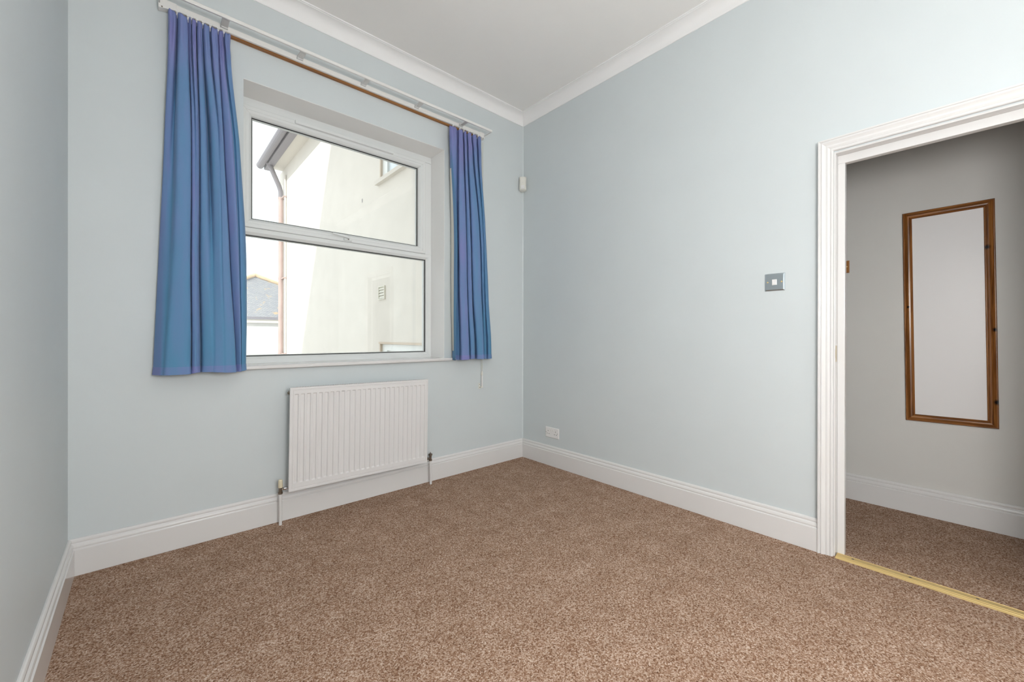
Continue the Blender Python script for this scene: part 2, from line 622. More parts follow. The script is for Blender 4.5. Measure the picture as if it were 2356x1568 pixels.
# ------------------------------------------------------------------ doorway
door = empty('door_1', (0.0, -2.66, 0.0), 'open doorway with a white moulded frame leading to the hallway', 'doorway', kind='structure')
YA, YB, ZT = -2.262, -3.06, 2.010     # inner edge of the architrave
AP = [(0.0, 0.0), (0.0, 0.013), (0.004, 0.016), (0.010, 0.0165), (0.012, 0.013), (0.015, 0.0155), (0.022, 0.019),
      (0.030, 0.0185), (0.036, 0.0215), (0.043, 0.026), (0.0465, 0.0265), (0.048, 0.0225), (0.0515, 0.024),
      (0.053, 0.028), (0.060, 0.028), (0.060, 0.0)]
parts = []
def arch_ring(c):
    if c == 0:
        return [Vector((-d, YA + w, 0)) for w, d in AP]
    if c == 1:
        return [Vector((-d, YA + w, ZT + w)) for w, d in AP]
    if c == 2:
        return [Vector((-d, YB - w, ZT + w)) for w, d in AP]
    return [Vector((-d, YB - w, 0)) for w, d in AP]
for c in range(3):
    bm = bmesh.new()
    loft(bm, [arch_ring(c), arch_ring(c + 1)])
    parts.append(link('architrave', bm, M_GLOSS, bevel=0.0008))
for dims in ((0.0, HX0, -2.268, YA + 0.0, 0, 2.0), (0.0, HX0, -3.06, YA, 1.998, 2.006), (0.0, HX0, -3.06, -3.052, 0, 2.0)):
    parts.append(boxo('door_lining', dims, M_GLOSS, bevel=0.001))
for dims in ((0.048, 0.083, -2.2975, -2.268, 0.0, 1.9572), (0.048, 0.083, -3.052, -2.268, 1.957, 1.998), (0.048, 0.083, -3.052, -3.023, 0, 1.957)):
    parts.append(boxo('door_stop', dims, M_GLOSS, bevel=0.0025))
bm = bmesh.new()
box(bm, 0.008, 0.030, -2.2695, -2.268, 0.965, 1.045)
box(bm, 0.001, 0.008, -2.2705, -2.268, 0.985, 1.022)
parts.append(link('strike_plate', bm, plain('tarnished_brass', (0.5, 0.42, 0.3), 0.4, 1.0), bevel=0.0006))
adopt(door, *parts)

# brass carpet bar
th = empty('threshold_strip', (0.014, -2.66, 0.0), 'ribbed brass carpet bar across the doorway floor', 'threshold')
tp = []
x = -0.021
TPROF = [(-0.021, 0.0), (-0.021, 0.002), (-0.0145, 0.0055), (-0.0135, 0.0025), (-0.0115, 0.0025), (-0.0105, 0.006), (-0.0045, 0.0075), (-0.0035, 0.0035),
         (-0.0010, 0.0035), (0.0, 0.008), (0.026, 0.0082), (0.027, 0.0035), (0.0295, 0.0035), (0.0305, 0.0075), (0.0365, 0.006),
         (0.0375, 0.0025), (0.0395, 0.0025), (0.0405, 0.0055), (0.047, 0.002), (0.047, 0.0)]
bm = bmesh.new()
loft(bm, [[Vector((px, -2.272, pz)) for px, pz in TPROF], [Vector((px, -3.05, pz)) for px, pz in TPROF]])
tp.append(link('bar', bm, M_BRASS))
for sy_ in (-2.335, -2.535, -2.735, -2.935):
    bm = bmesh.new()
    lathe(bm, (0.013, sy_, 0.0078), (0, 0, 1), [(0, 0.0052), (0.0008, 0.0052), (0.0010, 0.0035), (0.0003, 0.001)], 12)
    tp.append(link('screw', bm, M_BRONZE))
adopt(th, *tp)

# ------------------------------------------------------------------ window
win = empty('window_1', (-1.5, 0.2, 0.9), 'white upvc window with a top opener over a fixed pane', 'window', kind='structure')
FX0, FX1, FZ0, FZ1 = -2.193, -0.837, 0.922, 2.537
FY = 0.200
wp = []


def rail_frame(x0, x1, z0, z1, prof):
    """four mitred rails; prof (w inwards, y)"""
    rings = [[Vector((x0 + w, y, z0 + w)) for w, y in prof], [Vector((x1 - w, y, z0 + w)) for w, y in prof],
             [Vector((x1 - w, y, z1 - w)) for w, y in prof], [Vector((x0 + w, y, z1 - w)) for w, y in prof]]
    out = []
    for i in range(4):
        bm = bmesh.new()
        loft(bm, [rings[i], rings[(i + 1) % 4]])
        out.append(bm)
    return out


# outer frame: head and jambs are wider beside the opener, so the fixed light gets its own bead
def member(name, dims, bevel=0.002):
    o = boxo(name, dims, M_UPVC, bevel=bevel)
    wp.append(o)
    return o


member('frame_head', (FX0, FX1, FY, FY + 0.07, 2.487 + 0.0015, FZ1))
member('frame_jamb', (-0.8920 + 0.0015, FX1, FY, FY + 0.07, 1.75, 2.487))
member('frame_jamb', (FX0, -2.1370 - 0.0015, FY, FY + 0.07, 1.75, 2.487))
for bmx, nm in zip(rail_frame(FX0, FX1, FZ0, 1.75, [(0.0, FY), (0.026, FY), (0.028, FY + 0.002), (0.041, FY + 0.012), (0.0435, FY + 0.022), (0.0435, FY + 0.07), (0.0, FY + 0.07)]),
                   ('frame_sill_rail', 'frame_jamb', 'transom', 'frame_jamb')):
    wp.append(link(nm, bmx, M_UPVC, bevel=0.001))
# black strips painting the shadow in the gap round the opener
for dims in ((-2.1385, -0.8905, FY + 0.004, FY + 0.05, 2.4868, 2.4887), (-0.8922, -0.8903, FY + 0.004, FY + 0.05, 1.75, 2.487)):
    wp.append(boxo('gap_shade_strip', dims, M_GASKET))
# opener
for bmx in rail_frame(-2.137, -0.892, 1.7505, 2.4865, [(0.0, FY - 0.006), (0.003, FY - 0.010), (0.024, FY - 0.010), (0.026, FY - 0.007), (0.040, FY - 0.007), (0.054, FY + 0.006), (0.0575, FY + 0.018), (0.0575, FY + 0.06), (0.0, FY + 0.06)]):
    wp.append(link('sash_rail', bmx, M_UPVC, bevel=0.0012))
# gaskets and panes
for x0, x1, z0, z1 in ((-2.0800, -0.9490, 1.8075, 2.4295), (-2.1500, -0.8800, 0.9650, 1.7070)):
    for bmx in rail_frame(x0, x1, z0, z1, [(-0.002, FY + 0.018), (0.0035, FY + 0.019), (0.0045, FY + 0.024), (-0.002, FY + 0.024)]):
        wp.append(link('gasket', bmx, M_GASKET))
    for bmx in rail_frame(x0, x1, z0, z1, [(-0.002, FY + 0.028), (0.008, FY + 0.028), (0.008, FY + 0.040), (-0.002, FY + 0.040)]):
        wp.append(link('spacer_bar', bmx, M_BRACKET))
    for yy in (FY + 0.0245, FY + 0.0405):
        bm = bmesh.new()
        box(bm, x0, x1, yy, yy + 0.0035, z0, z1)
        wp.append(link('pane', bm, M_GLASS))
# trickle vent
bm = bmesh.new()
box(bm, -1.845, -1.172, FY - 0.026, FY - 0.008, 2.4625, 2.4830)
tv = link('trickle_vent', bm, M_UPVC, bevel=0.003)
bm = bmesh.new()
for i in range(24):
    box(bm, -1.83 + i * 0.027, -1.83 + i * 0.027 + 0.021, FY - 0.0265, FY - 0.0255, 2.4645, 2.4665)
wp.append(tv)
wp.append(link('vent_slots', bm, M_BRACKET))
# handle
bm = bmesh.new()
box(bm, -1.537, -1.480, FY - 0.022, FY - 0.0095, 1.757, 1.777)
wp.append(link('handle_base', bm, M_UPVC, bevel=0.005))
bm = bmesh.new()
loft(bm, [[Vector((hx, y, z)) for y, z in ((yy - t, zz - t2), (yy + t, zz - t2), (yy + t, zz + t2), (yy - t, zz + t2))]
          for hx, yy, zz, t, t2 in ((-1.500, FY - 0.028, 1.7745, 0.006, 0.008), (-1.520, FY - 0.040, 1.778, 0.006, 0.0075), (-1.560, FY - 0.046, 1.7815, 0.005, 0.0065), (-1.620, FY - 0.046, 1.787, 0.0045, 0.006))])
wp.append(link('handle_lever', bm, M_UPVC, bevel=0.003))
bm = bmesh.new()
lathe(bm, (-1.507, FY - 0.0225, 1.767), (0, -1, 0), [(0, 0.0045), (0.0015, 0.0045), (0.0016, 0.003)], 12)
wp.append(link('handle_lock', bm, M_BRONZE))
# board
bm = bmesh.new()
prism(bm, [(-2.245, -0.034), (-0.739, -0.034), (-0.739, 0.0), (WX1, 0.0), (WX1, 0.26), (FX0, 0.26), (WX0, 0.0), (-2.245, 0.0)], 0.9005, 0.9225)
wp.append(link('sill_board', bm, M_GLOSS, bevel=0.006))
adopt(win, *wp)

# ------------------------------------------------------------------ curtain rail
trk = empty('curtain_rail', (-1.495, 0.0, 2.74), 'white double curtain rail on brackets above the window', 'curtain rail')
kp = []
TX0, TX1 = -2.514, -0.474
kp.append(boxo('batten', (TX0 + 0.06, TX1 - 0.06, -0.020, -0.0005, 2.7265, 2.7600), M_BATTEN, bevel=0.0015))
bm = bmesh.new()
loft(bm, [[Vector((xx, y, z)) for y, z in ((-0.0205, 2.737), (-0.033, 2.7375), (-0.036, 2.741), (-0.036, 2.765), (-0.033, 2.769), (-0.0205, 2.769))] for xx in (TX0, TX1)])
kp.append(link('track', bm, M_RAIL, bevel=0.001))
for xa, xb in ((TX0, TX0 + 0.07), (TX1, TX1 - 0.045)):
    bm = bmesh.new()
    loft(bm, [[Vector((xx, y, z)) for y, z in ((-0.0375, zz), (-0.0375, 2.771), (-0.002, 2.771), (-0.002, zz))] for xx, zz in ((xa, 2.7215), (xb, 2.7360))])
    kp.append(link('end_bracket', bm, M_RAIL, bevel=0.002))
    bm = bmesh.new()
    lathe(bm, (xa + (0.014 if xb > xa else -0.010), -0.0372, 2.7290), (0, -1, 0), [(0, 0.0035), (0.001, 0.0035), (0.0012, 0.002)], 10)
    kp.append(link('screw', bm, M_BRONZE))
bm = bmesh.new()
loft(bm, [[Vector((xx, y, z)) for y, z in ((-0.128, 2.7425), (-0.139, 2.7410), (-0.142, 2.744), (-0.142, 2.757), (-0.139, 2.7605), (-0.128, 2.7600))] for xx in (TX0, TX1)])
kp.append(link('valance_rail', bm, M_RAIL, bevel=0.001))
for xx in (TX0 + 0.004, TX1 - 0.004):
    kp.append(boxo('return_arm', (xx - 0.003, xx + 0.003, -0.1285, -0.035, 2.7430, 2.7480), M_BRACKET))
for xx in (-2.245, -1.872, -1.488, -1.097, -0.710):
    bm = bmesh.new()
    box(bm, xx - 0.016, xx + 0.016, -0.1290, -0.034, 2.7520, 2.7560)
    box(bm, xx - 0.018, xx - 0.0145, -0.1280, -0.036, 2.7450, 2.7560)
    box(bm, xx - 0.016, xx + 0.016, -0.046, -0.0365, 2.7460, 2.7700)
    kp.append(link('bracket', bm, M_BRACKET, bevel=0.001))
adopt(trk, *kp)

# ------------------------------------------------------------------ curtains
def catmull(p0, p1, p2, p3, t):
    # centripetal-like softness kept low so that the pleats stay crisp
    k = 0.42
    m1, m2 = (p2 - p0) * k, (p3 - p1) * k
    t2, t3 = t * t, t * t * t
    return p1 * (2 * t3 - 3 * t2 + 1) + m1 * (t3 - 2 * t2 + t) + p2 * (-2 * t3 + 3 * t2) + m2 * (t3 - t2)


def level_at(levels, z):
    """smooth interpolation of the control polygon between heights"""
    zs = [l[0] for l in levels]
    if z >= zs[0]:
        return [Vector(p) for p in levels[0][1]]
    if z <= zs[-1]:
        return [Vector(p) for p in levels[-1][1]]
    for i in range(len(zs) - 1):
        if zs[i] >= z >= zs[i + 1]:
            t = (zs[i] - z) / (zs[i] - zs[i + 1])
            a, b = levels[i][1], levels[i + 1][1]
            p = levels[max(i - 1, 0)][1]
            q = levels[min(i + 2, len(zs) - 1)][1]
            return [catmull(Vector(p[k]), Vector(a[k]), Vector(b[k]), Vector(q[k]), t) for k in range(len(a))]


SUB = 6
def curtain_rows(levels, ztop, zbot, nrow):
    rows = []
    for r in range(nrow + 1):
        t = r / nrow
        t = t ** 1.25
        z = ztop(0) + (zbot - ztop(0)) * t
        c = level_at(levels, z)
        row = []
        n = len(c)
        for i in range(n - 1):
            for k in range(SUB):
                row.append(catmull(c[max(i - 1, 0)], c[i], c[i + 1], c[min(i + 2, n - 1)], k / SUB))
        row.append(c[-1])
        rows.append((z, t, row))
    return rows


def make_curtain(name, label, levels, hues, ztop, zbot, hem_wave, edge_hem_cols):
    x_mid = sum(p[0] for p in levels[-1][1]) / len(levels[-1][1])
    root = empty(name, (x_mid, -0.07, zbot), label, 'curtain', 'blue curtains at the window')
    rows = curtain_rows(levels, lambda s: ztop, zbot, 64)
    ncol = len(rows[0][2])
    seed = random.Random(3)
    ph = [seed.uniform(0, 6.28) for _ in range(8)]

    def vert(z, t, p, j, off=0.0, nrm=None):
        s = j / (ncol - 1)
        y = -0.066 + (p.y + 0.066) * 1.22
        # gathers drawn in by the heading tape
        g_amt = math.exp(-((t - 0.045) / 0.05) ** 2)
        y += 0.006 * g_amt * math.sin(s * 2 * math.pi * 31 + 2.0 * math.sin(9 * s + ph[4]))
        # soft crumples low down
        lo = max(0.0, t - 0.45) / 0.55
        y += 0.0035 * lo * math.sin(9 * s + 11 * t + ph[0]) * math.sin(17 * t + 6 * s + ph[1])
        xx = p.x + 0.002 * lo * math.sin(13 * t + ph[2])
        zz = z
        if t > 0.999:
            zz += hem_wave * math.sin(s * 9 + ph[3])
        # scalloped heading between the hooks
        if t < 0.02:
            zz += 0.005 * math.sin(s * len(levels[0][1]) / 3 * 2 * math.pi)
        q = Vector((xx, min(y, -0.012), zz))
        if off and nrm is not None:
            q += nrm * off
        return q

    def hue_at(j, t):
        i = j / SUB
        a = int(min(i, len(hues) - 1))
        b = min(a + 1, len(hues) - 1)
        h = hues[a] + (hues[b] - hues[a]) * (i - a)
        h += 0.55 * max(0.0, 1 - t / 0.22) - 0.22 * max(0.0, (t - 0.55) / 0.45)
        return max(0.0, min(1.0, h))

    bm = bmesh.new()
    grid = [[bm.verts.new(vert(z, t, p, j)) for j, p in enumerate(row)] for z, t, row in rows]
    for a, b in zip(grid, grid[1:]):
        for j in range(ncol - 1):
            bm.faces.new((a[j], a[j + 1], b[j + 1], b[j]))
    me = bpy.data.meshes.new('fabric')
    bm.normal_update()
    bm.to_mesh(me)
    bm.free()
    at = me.attributes.new('hue', 'FLOAT', 'POINT')
    k = 0
    vals = []
    for (z, t, row) in rows:
        for j in range(ncol):
            vals.append(hue_at(j, t))
    at.data.foreach_set('value', vals)
    for p in me.polygons:
        p.use_smooth = True
    me.materials.append(M_FABRIC)
    fab = bpy.data.objects.new('fabric', me)
    COL.objects.link(fab)
    md = fab.modifiers.new('thickness', 'SOLIDIFY')
    md.thickness = 0.0012
    md.offset = 1.0
    out = [fab]

    # lining on the back face, set in from the side hem
    bm = bmesh.new()
    rws = rows[16:-2]
    g = []
    for z, t, row in rws:
        line = []
        for j in range(edge_hem_cols, ncol - 4):
            d = (row[min(j + 1, ncol - 1)] - row[max(j - 1, 0)])
            nrm = Vector((-d.y, d.x, 0))
            nrm = nrm.normalized() if nrm.length > 1e-6 else Vector((0, 1, 0))
            q = vert(z, t, row[j], j, 0.0022, nrm)
            q.y = min(q.y, -0.006)
            line.append(bm.verts.new(q))
        g.append(line)
    for a, b in zip(g, g[1:]):
        for j in range(len(a) - 1):
            bm.faces.new((a[j], a[j + 1], b[j + 1], b[j]))
    out.append(link('lining', bm, M_LINING, smooth=180))

    # turned bottom hem: a doubled band of the same cloth with its stitched upper edge
    bm = bmesh.new()
    hr = [(z, t, row) for z, t, row in rows if z < zbot + 0.062]
    g = []
    for n_, (z, t, row) in enumerate(hr):
        line = []
        for j in range(0, ncol):
            d = (row[min(j + 1, ncol - 1)] - row[max(j - 1, 0)])
            nrm = Vector((d.y, -d.x, 0))
            nrm = nrm.normalized() if nrm.length > 1e-6 else Vector((0, -1, 0))
            q = vert(z, t, row[j], j, 0.0032 if n_ else 0.0008, nrm)
            line.append(bm.verts.new(q))
        g.append(line)
    for a, b in zip(g, g[1:]):
        for j in range(ncol - 1):
            bm.faces.new((a[j], a[j + 1], b[j + 1], b[j]))
    hem = link('hem', bm, M_FABRIC, smooth=180)
    at = hem.data.attributes.new('hue', 'FLOAT', 'POINT')
    at.data.foreach_set('value', [min(1.0, hue_at(j, t) + 0.42) for (z, t, row) in hr for j in range(ncol)])
    out.append(hem)

    # gliders and hooks in the heading
    ctrl = levels[0][1]
    for i in range(3, len(ctrl) - 1, 3):
        bm = bmesh.new()
        px = ctrl[i][0]
        box(bm, px - 0.004, px + 0.004, -0.045, -0.0375, ztop - 0.012, 2.733)
        box(bm, px - 0.006, px + 0.006, -0.048, -0.0365, 2.726, 2.733)
        out.append(link('glider', bm, M_WPLASTIC))
    adopt(root, *out)
    return root

LEFT_CURTAIN = [
    (2.715, [(-2.478,-0.05),(-2.472,-0.072),(-2.45,-0.072),(-2.441,-0.045),(-2.437,-0.072),(-2.408,-0.072),(-2.398,-0.045),(-2.394,-0.072),(-2.389,-0.072),(-2.384,-0.045),(-2.382,-0.072),(-2.369,-0.072),(-2.362,-0.045),(-2.361,-0.072),(-2.345,-0.072),(-2.337,-0.045),(-2.334,-0.072),(-2.316,-0.072),(-2.306,-0.045),(-2.303,-0.072),(-2.281,-0.072),(-2.272,-0.045),(-2.269,-0.072),(-2.256,-0.072),(-2.248,-0.045),(-2.245,-0.072),(-2.226,-0.072),(-2.217,-0.05)]),
    (2.620, [(-2.476,-0.045),(-2.47,-0.072),(-2.45,-0.072),(-2.442,-0.035),(-2.437,-0.075),(-2.406,-0.075),(-2.398,-0.05),(-2.393,-0.06),(-2.388,-0.06),(-2.384,-0.045),(-2.382,-0.075),(-2.369,-0.07),(-2.362,-0.035),(-2.361,-0.075),(-2.344,-0.07),(-2.337,-0.045),(-2.334,-0.075),(-2.314,-0.075),(-2.304,-0.04),(-2.301,-0.075),(-2.279,-0.075),(-2.271,-0.05),(-2.267,-0.07),(-2.252,-0.07),(-2.244,-0.045),(-2.241,-0.07),(-2.223,-0.065),(-2.216,-0.04)]),
    (2.120, [(-2.49,-0.03),(-2.488,-0.05),(-2.469,-0.055),(-2.454,-0.05),(-2.443,-0.1),(-2.393,-0.095),(-2.387,-0.045),(-2.386,-0.085),(-2.376,-0.09),(-2.372,-0.085),(-2.367,-0.09),(-2.357,-0.08),(-2.352,-0.06),(-2.349,-0.085),(-2.325,-0.08),(-2.312,-0.035),(-2.306,-0.09),(-2.281,-0.1),(-2.275,-0.095),(-2.27,-0.1),(-2.257,-0.1),(-2.25,-0.06),(-2.245,-0.075),(-2.215,-0.085),(-2.201,-0.05),(-2.193,-0.06),(-2.179,-0.05),(-2.171,-0.03)]),
    (1.500, [(-2.511,-0.025),(-2.508,-0.045),(-2.494,-0.06),(-2.471,-0.075),(-2.451,-0.1),(-2.395,-0.1),(-2.388,-0.045),(-2.385,-0.085),(-2.375,-0.09),(-2.37,-0.09),(-2.365,-0.09),(-2.357,-0.08),(-2.351,-0.05),(-2.347,-0.085),(-2.321,-0.095),(-2.302,-0.085),(-2.291,-0.095),(-2.272,-0.105),(-2.263,-0.105),(-2.256,-0.11),(-2.231,-0.105),(-2.221,-0.055),(-2.217,-0.07),(-2.188,-0.085),(-2.178,-0.06),(-2.174,-0.07),(-2.154,-0.06),(-2.14,-0.03)]),
    (0.900, [(-2.534,-0.03),(-2.531,-0.045),(-2.509,-0.075),(-2.497,-0.085),(-2.48,-0.1),(-2.398,-0.1),(-2.387,-0.055),(-2.385,-0.09),(-2.377,-0.1),(-2.372,-0.1),(-2.367,-0.1),(-2.354,-0.085),(-2.346,-0.05),(-2.341,-0.09),(-2.308,-0.105),(-2.299,-0.105),(-2.289,-0.11),(-2.264,-0.115),(-2.254,-0.115),(-2.241,-0.115),(-2.204,-0.105),(-2.196,-0.06),(-2.193,-0.065),(-2.177,-0.08),(-2.171,-0.06),(-2.169,-0.07),(-2.154,-0.06),(-2.145,-0.04)]),
]
RIGHT_CURTAIN = [
    (2.705, [(-0.824,-0.07),(-0.826,-0.055),(-0.83,-0.072),(-0.786,-0.072),(-0.744,-0.045),(-0.75,-0.072),(-0.721,-0.072),(-0.69,-0.045),(-0.701,-0.072),(-0.684,-0.072),(-0.657,-0.045),(-0.663,-0.072),(-0.638,-0.072),(-0.61,-0.045),(-0.617,-0.072),(-0.587,-0.072),(-0.553,-0.045),(-0.565,-0.072),(-0.543,-0.072),(-0.517,-0.05)]),
    (2.600, [(-0.823,-0.075),(-0.819,-0.05),(-0.827,-0.075),(-0.78,-0.075),(-0.74,-0.04),(-0.752,-0.075),(-0.719,-0.075),(-0.682,-0.04),(-0.699,-0.075),(-0.682,-0.075),(-0.649,-0.04),(-0.661,-0.075),(-0.631,-0.075),(-0.597,-0.04),(-0.61,-0.075),(-0.584,-0.075),(-0.549,-0.04),(-0.562,-0.075),(-0.545,-0.075),(-0.507,-0.04)]),
    (1.950, [(-0.792,-0.1),(-0.788,-0.03),(-0.765,-0.03),(-0.754,-0.05),(-0.75,-0.055),(-0.77,-0.1),(-0.711,-0.1),(-0.668,-0.05),(-0.677,-0.075),(-0.655,-0.085),(-0.623,-0.05),(-0.645,-0.095),(-0.585,-0.1),(-0.534,-0.05),(-0.544,-0.075),(-0.53,-0.08),(-0.514,-0.07),(-0.513,-0.08),(-0.487,-0.07),(-0.447,-0.03)]),
    (1.450, [(-0.798,-0.11),(-0.785,-0.03),(-0.76,-0.03),(-0.745,-0.05),(-0.741,-0.055),(-0.761,-0.1),(-0.702,-0.105),(-0.654,-0.05),(-0.664,-0.075),(-0.637,-0.085),(-0.605,-0.05),(-0.627,-0.095),(-0.566,-0.105),(-0.513,-0.05),(-0.517,-0.07),(-0.508,-0.075),(-0.493,-0.065),(-0.498,-0.085),(-0.463,-0.075),(-0.418,-0.03)]),
    (0.900, [(-0.806,-0.1),(-0.779,-0.035),(-0.755,-0.035),(-0.74,-0.055),(-0.733,-0.06),(-0.75,-0.105),(-0.688,-0.11),(-0.636,-0.055),(-0.645,-0.085),(-0.614,-0.09),(-0.57,-0.05),(-0.592,-0.1),(-0.541,-0.11),(-0.494,-0.055),(-0.486,-0.06),(-0.472,-0.065),(-0.457,-0.055),(-0.474,-0.09),(-0.434,-0.08),(-0.388,-0.035)]),
]

def pleat_hues(first, per):
    h = list(first)
    for v in per:
        h += [max(0, v - 0.2), v, v]
    return h


make_curtain('curtain', 'wider blue curtain with pleated heading left of the window', LEFT_CURTAIN,
             pleat_hues([], (0.62, 0.32, 0.62, 0.58, 0.32, 0.30, 0.40, 0.68, 0.22)) + [0.15], 2.709, 0.900, 0.004, 10)
make_curtain('curtain', 'narrower blue curtain showing its pale lining, right of the window', RIGHT_CURTAIN,
             [0.2] + pleat_hues([], (0.45, 0.70, 0.50, 0.42, 0.30, 0.25)) + [0.25], 2.702, 0.908, 0.003, 3)

# ------------------------------------------------------------------ cord tensioner on the wall
ct = empty('cord_tensioner', (-0.485, 0.0, 0.66), 'cream curtain cord with a white wall tensioner under the right curtain', 'curtain cord')
cp = []
for dx in (-0.006, 0.005):
    bm = bmesh.new()
    tube(bm, [(-0.481 + dx, -0.024, 2.70), (-0.481 + dx, -0.018, 1.6), (-0.4795 + dx, -0.013, 0.93), (-0.4785 + dx * 0.8, -0.0125, 0.79)], 0.0013, 8)
    cp.append(link('cord', bm, M_CORD, smooth=60))
bm = bmesh.new()
lathe(bm, (-0.4785, -0.0125, 0.766), (0, 0, 1), [(0, 0.006), (0.004, 0.0085), (0.020, 0.0085), (0.028, 0.006), (0.034, 0.003)], 14)
cp.append(link('cord_knob', bm, M_IVORY, smooth=40))
bm = bmesh.new()
lathe(bm, (-0.4775, -0.0125, 0.668), (0, 0, 1), [(0, 0.0055), (0.002, 0.0065), (0.100, 0.0065), (0.102, 0.004)], 14)
cp.append(link('tube', bm, M_WPLASTIC, smooth=40))
bm = bmesh.new()
box(bm, -0.505, -0.490, -0.006, 0.0, 0.655, 0.700)
box(bm, -0.492, -0.470, -0.019, -0.001, 0.663, 0.674)
cp.append(link('base_plate', bm, M_IVORY, bevel=0.002))
for zz in (0.666, 0.690):
    bm = bmesh.new()
    lathe(bm, (-0.4975, -0.006, zz), (0, -1, 0), [(0, 0.0032), (0.0008, 0.0032), (0.001, 0.0015)], 10)
    cp.append(link('screw', bm, M_BRONZE))
adopt(ct, *cp)

# ------------------------------------------------------------------ radiator
rad = empty('radiator', (-1.4915, 0.0, 0.0), 'white panel radiator with vertical flutes under the window', 'radiator')
rp = []
RW, RH = 0.901, 0.600
RC = (-1.4915, 0.4835)         # centre x, z
TILT = math.radians(0.75)      # hangs slightly lower on the right
def rpos(u, w, y):
    return Vector((RC[0] + u * math.cos(TILT) + w * math.sin(TILT), y, RC[1] - u * math.sin(TILT) + w * math.cos(TILT)))


YF = -0.104
us = [(-RW / 2, 0, 'e'), (-RW / 2 + 0.012, 0, 'e'), (-RW / 2 + 0.0135, 1, 'g'), (-RW / 2 + 0.0165, 1, 'g'), (-RW / 2 + 0.018, 0, 'e')]
pitch = 0.0333
first = -12.5 * pitch
for i in range(26):
    c = first + i * pitch
    us += [(c - 0.0115, 0, 'f'), (c - 0.0085, 2, 'f'), (c + 0.0075, 2, 'f'), (c + 0.0115, 0, 'f')]
us += [(RW / 2 - 0.018, 0, 'e'), (RW / 2 - 0.0165, 1, 'g'), (RW / 2 - 0.0135, 1, 'g'), (RW / 2 - 0.012, 0, 'e'), (RW / 2, 0, 'e')]
ws = [(-RH / 2, 0), (-RH / 2 + 0.012, 0), (-RH / 2 + 0.0135, 1), (-RH / 2 + 0.0165, 1), (-RH / 2 + 0.018, 0), (-RH / 2 + 0.043, 0),
      (-RH / 2 + 0.051, 2), (RH / 2 - 0.042, 2), (RH / 2 - 0.037, 0), (RH / 2 - 0.018, 0), (RH / 2 - 0.0165, 1), (RH / 2 - 0.0135, 1), (RH / 2 - 0.012, 0), (RH / 2, 0)]
bm = bmesh.new()
g = []
for w, wk in ws:
    row = []
    for u, uk, kind in us:
        d = 0.0
        edge_u = abs(u) > RW / 2 - 0.0175
        edge_w = abs(w) > RH / 2 - 0.0175
        if uk == 1 and abs(w) < RH / 2 - 0.012:
            d = 0.0022
        elif wk == 1 and abs(u) < RW / 2 - 0.012:
            d = 0.0022
        elif uk == 2 and wk == 2:
            d = 0.0060
        row.append(bm.verts.new(rpos(u, w, YF + d)))
    g.append(row)
for a, b in zip(g, g[1:]):
    for j in range(len(a) - 1):
        bm.faces.new((a[j], a[j + 1], b[j + 1], b[j]))
# folded edges of the pressed panel
loop = g[0] + [r[-1] for r in g[1:]] + g[-1][::-1][1:] + [r[0] for r in g[::-1][1:-1]]
back = [bm.verts.new((v.co.x, YF + 0.015, v.co.z)) for v in loop]
for i in range(len(loop)):
    j = (i + 1) % len(loop)
    bm.faces.new((loop[i], loop[j], back[j], back[i]))
rp.append(link('front_panel', bm, M_RAD, bevel=0.0))
# back panel / water gallery
bm = bmesh.new()
q = [rpos(u, w, 0) for u, w in ((-RW / 2 + 0.012, -RH / 2 + 0.01), (RW / 2 - 0.012, -RH / 2 + 0.01), (RW / 2 - 0.012, RH / 2 - 0.008), (-RW / 2 + 0.012, RH / 2 - 0.008))]
loft(bm, [[Vector((p.x, yy, p.z)) for p in q] for yy in (YF + 0.0152, YF + 0.022)])
rp.append(link('back_panel', bm, M_RAD))
# convector: folded sheet seen from above as a row of dark slots
bm = bmesh.new()
pts = []
n = 57
for i in range(n):
    u0 = -RW / 2 + 0.035 + i * (RW - 0.07) / n
    pitchc = (RW - 0.07) / n
    pts += [(u0, 0.036), (u0 + pitchc * 0.42, 0.036), (u0 + pitchc * 0.5, 0.0525), (u0 + pitchc * 0.92, 0.0525)]
a = [bm.verts.new(rpos(u, RH / 2 - 0.001, YF + y)) for u, y in pts]
b = [bm.verts.new(rpos(u, -RH / 2 + 0.05, YF + y)) for u, y in pts]
for i in range(len(pts) - 1):
    bm.faces.new((a[i], a[i + 1], b[i + 1], b[i]))
rp.append(link('convector', bm, M_RAD))
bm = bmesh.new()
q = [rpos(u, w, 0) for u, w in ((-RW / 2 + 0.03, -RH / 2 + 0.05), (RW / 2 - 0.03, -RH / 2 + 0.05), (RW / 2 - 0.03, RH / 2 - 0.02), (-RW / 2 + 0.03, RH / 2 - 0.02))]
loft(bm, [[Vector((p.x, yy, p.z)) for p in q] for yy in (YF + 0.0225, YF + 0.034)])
rp.append(link('painted_gap_shade', bm, M_DARK))  # black slab paints the shade in the gap behind the front panel
# end plugs and wall brackets
for u, w, m_ in ((-RW / 2 + 0.010, RH / 2 - 0.030, M_BRONZE), (RW / 2 - 0.010, RH / 2 - 0.030, M_BRONZE)):
    bm = bmesh.new()
    lathe(bm, rpos(u, w, YF + 0.026), (-1 if u < 0 else 1, 0, 0), [(0, 0.012), (0.012, 0.012), (0.013, 0.009), (0.017, 0.007), (0.019, 0.004)], 8)
    rp.append(link('air_vent_plug', bm, m_))
for u in (-0.33, 0.33):
    bm = bmesh.new()
    p = rpos(u, 0.0, 0)
    box(bm, p.x - 0.018, p.x + 0.018, YF + 0.05, -0.0005, p.z - 0.24, p.z + 0.26)
    rp.append(link('wall_bracket', bm, M_RAD))
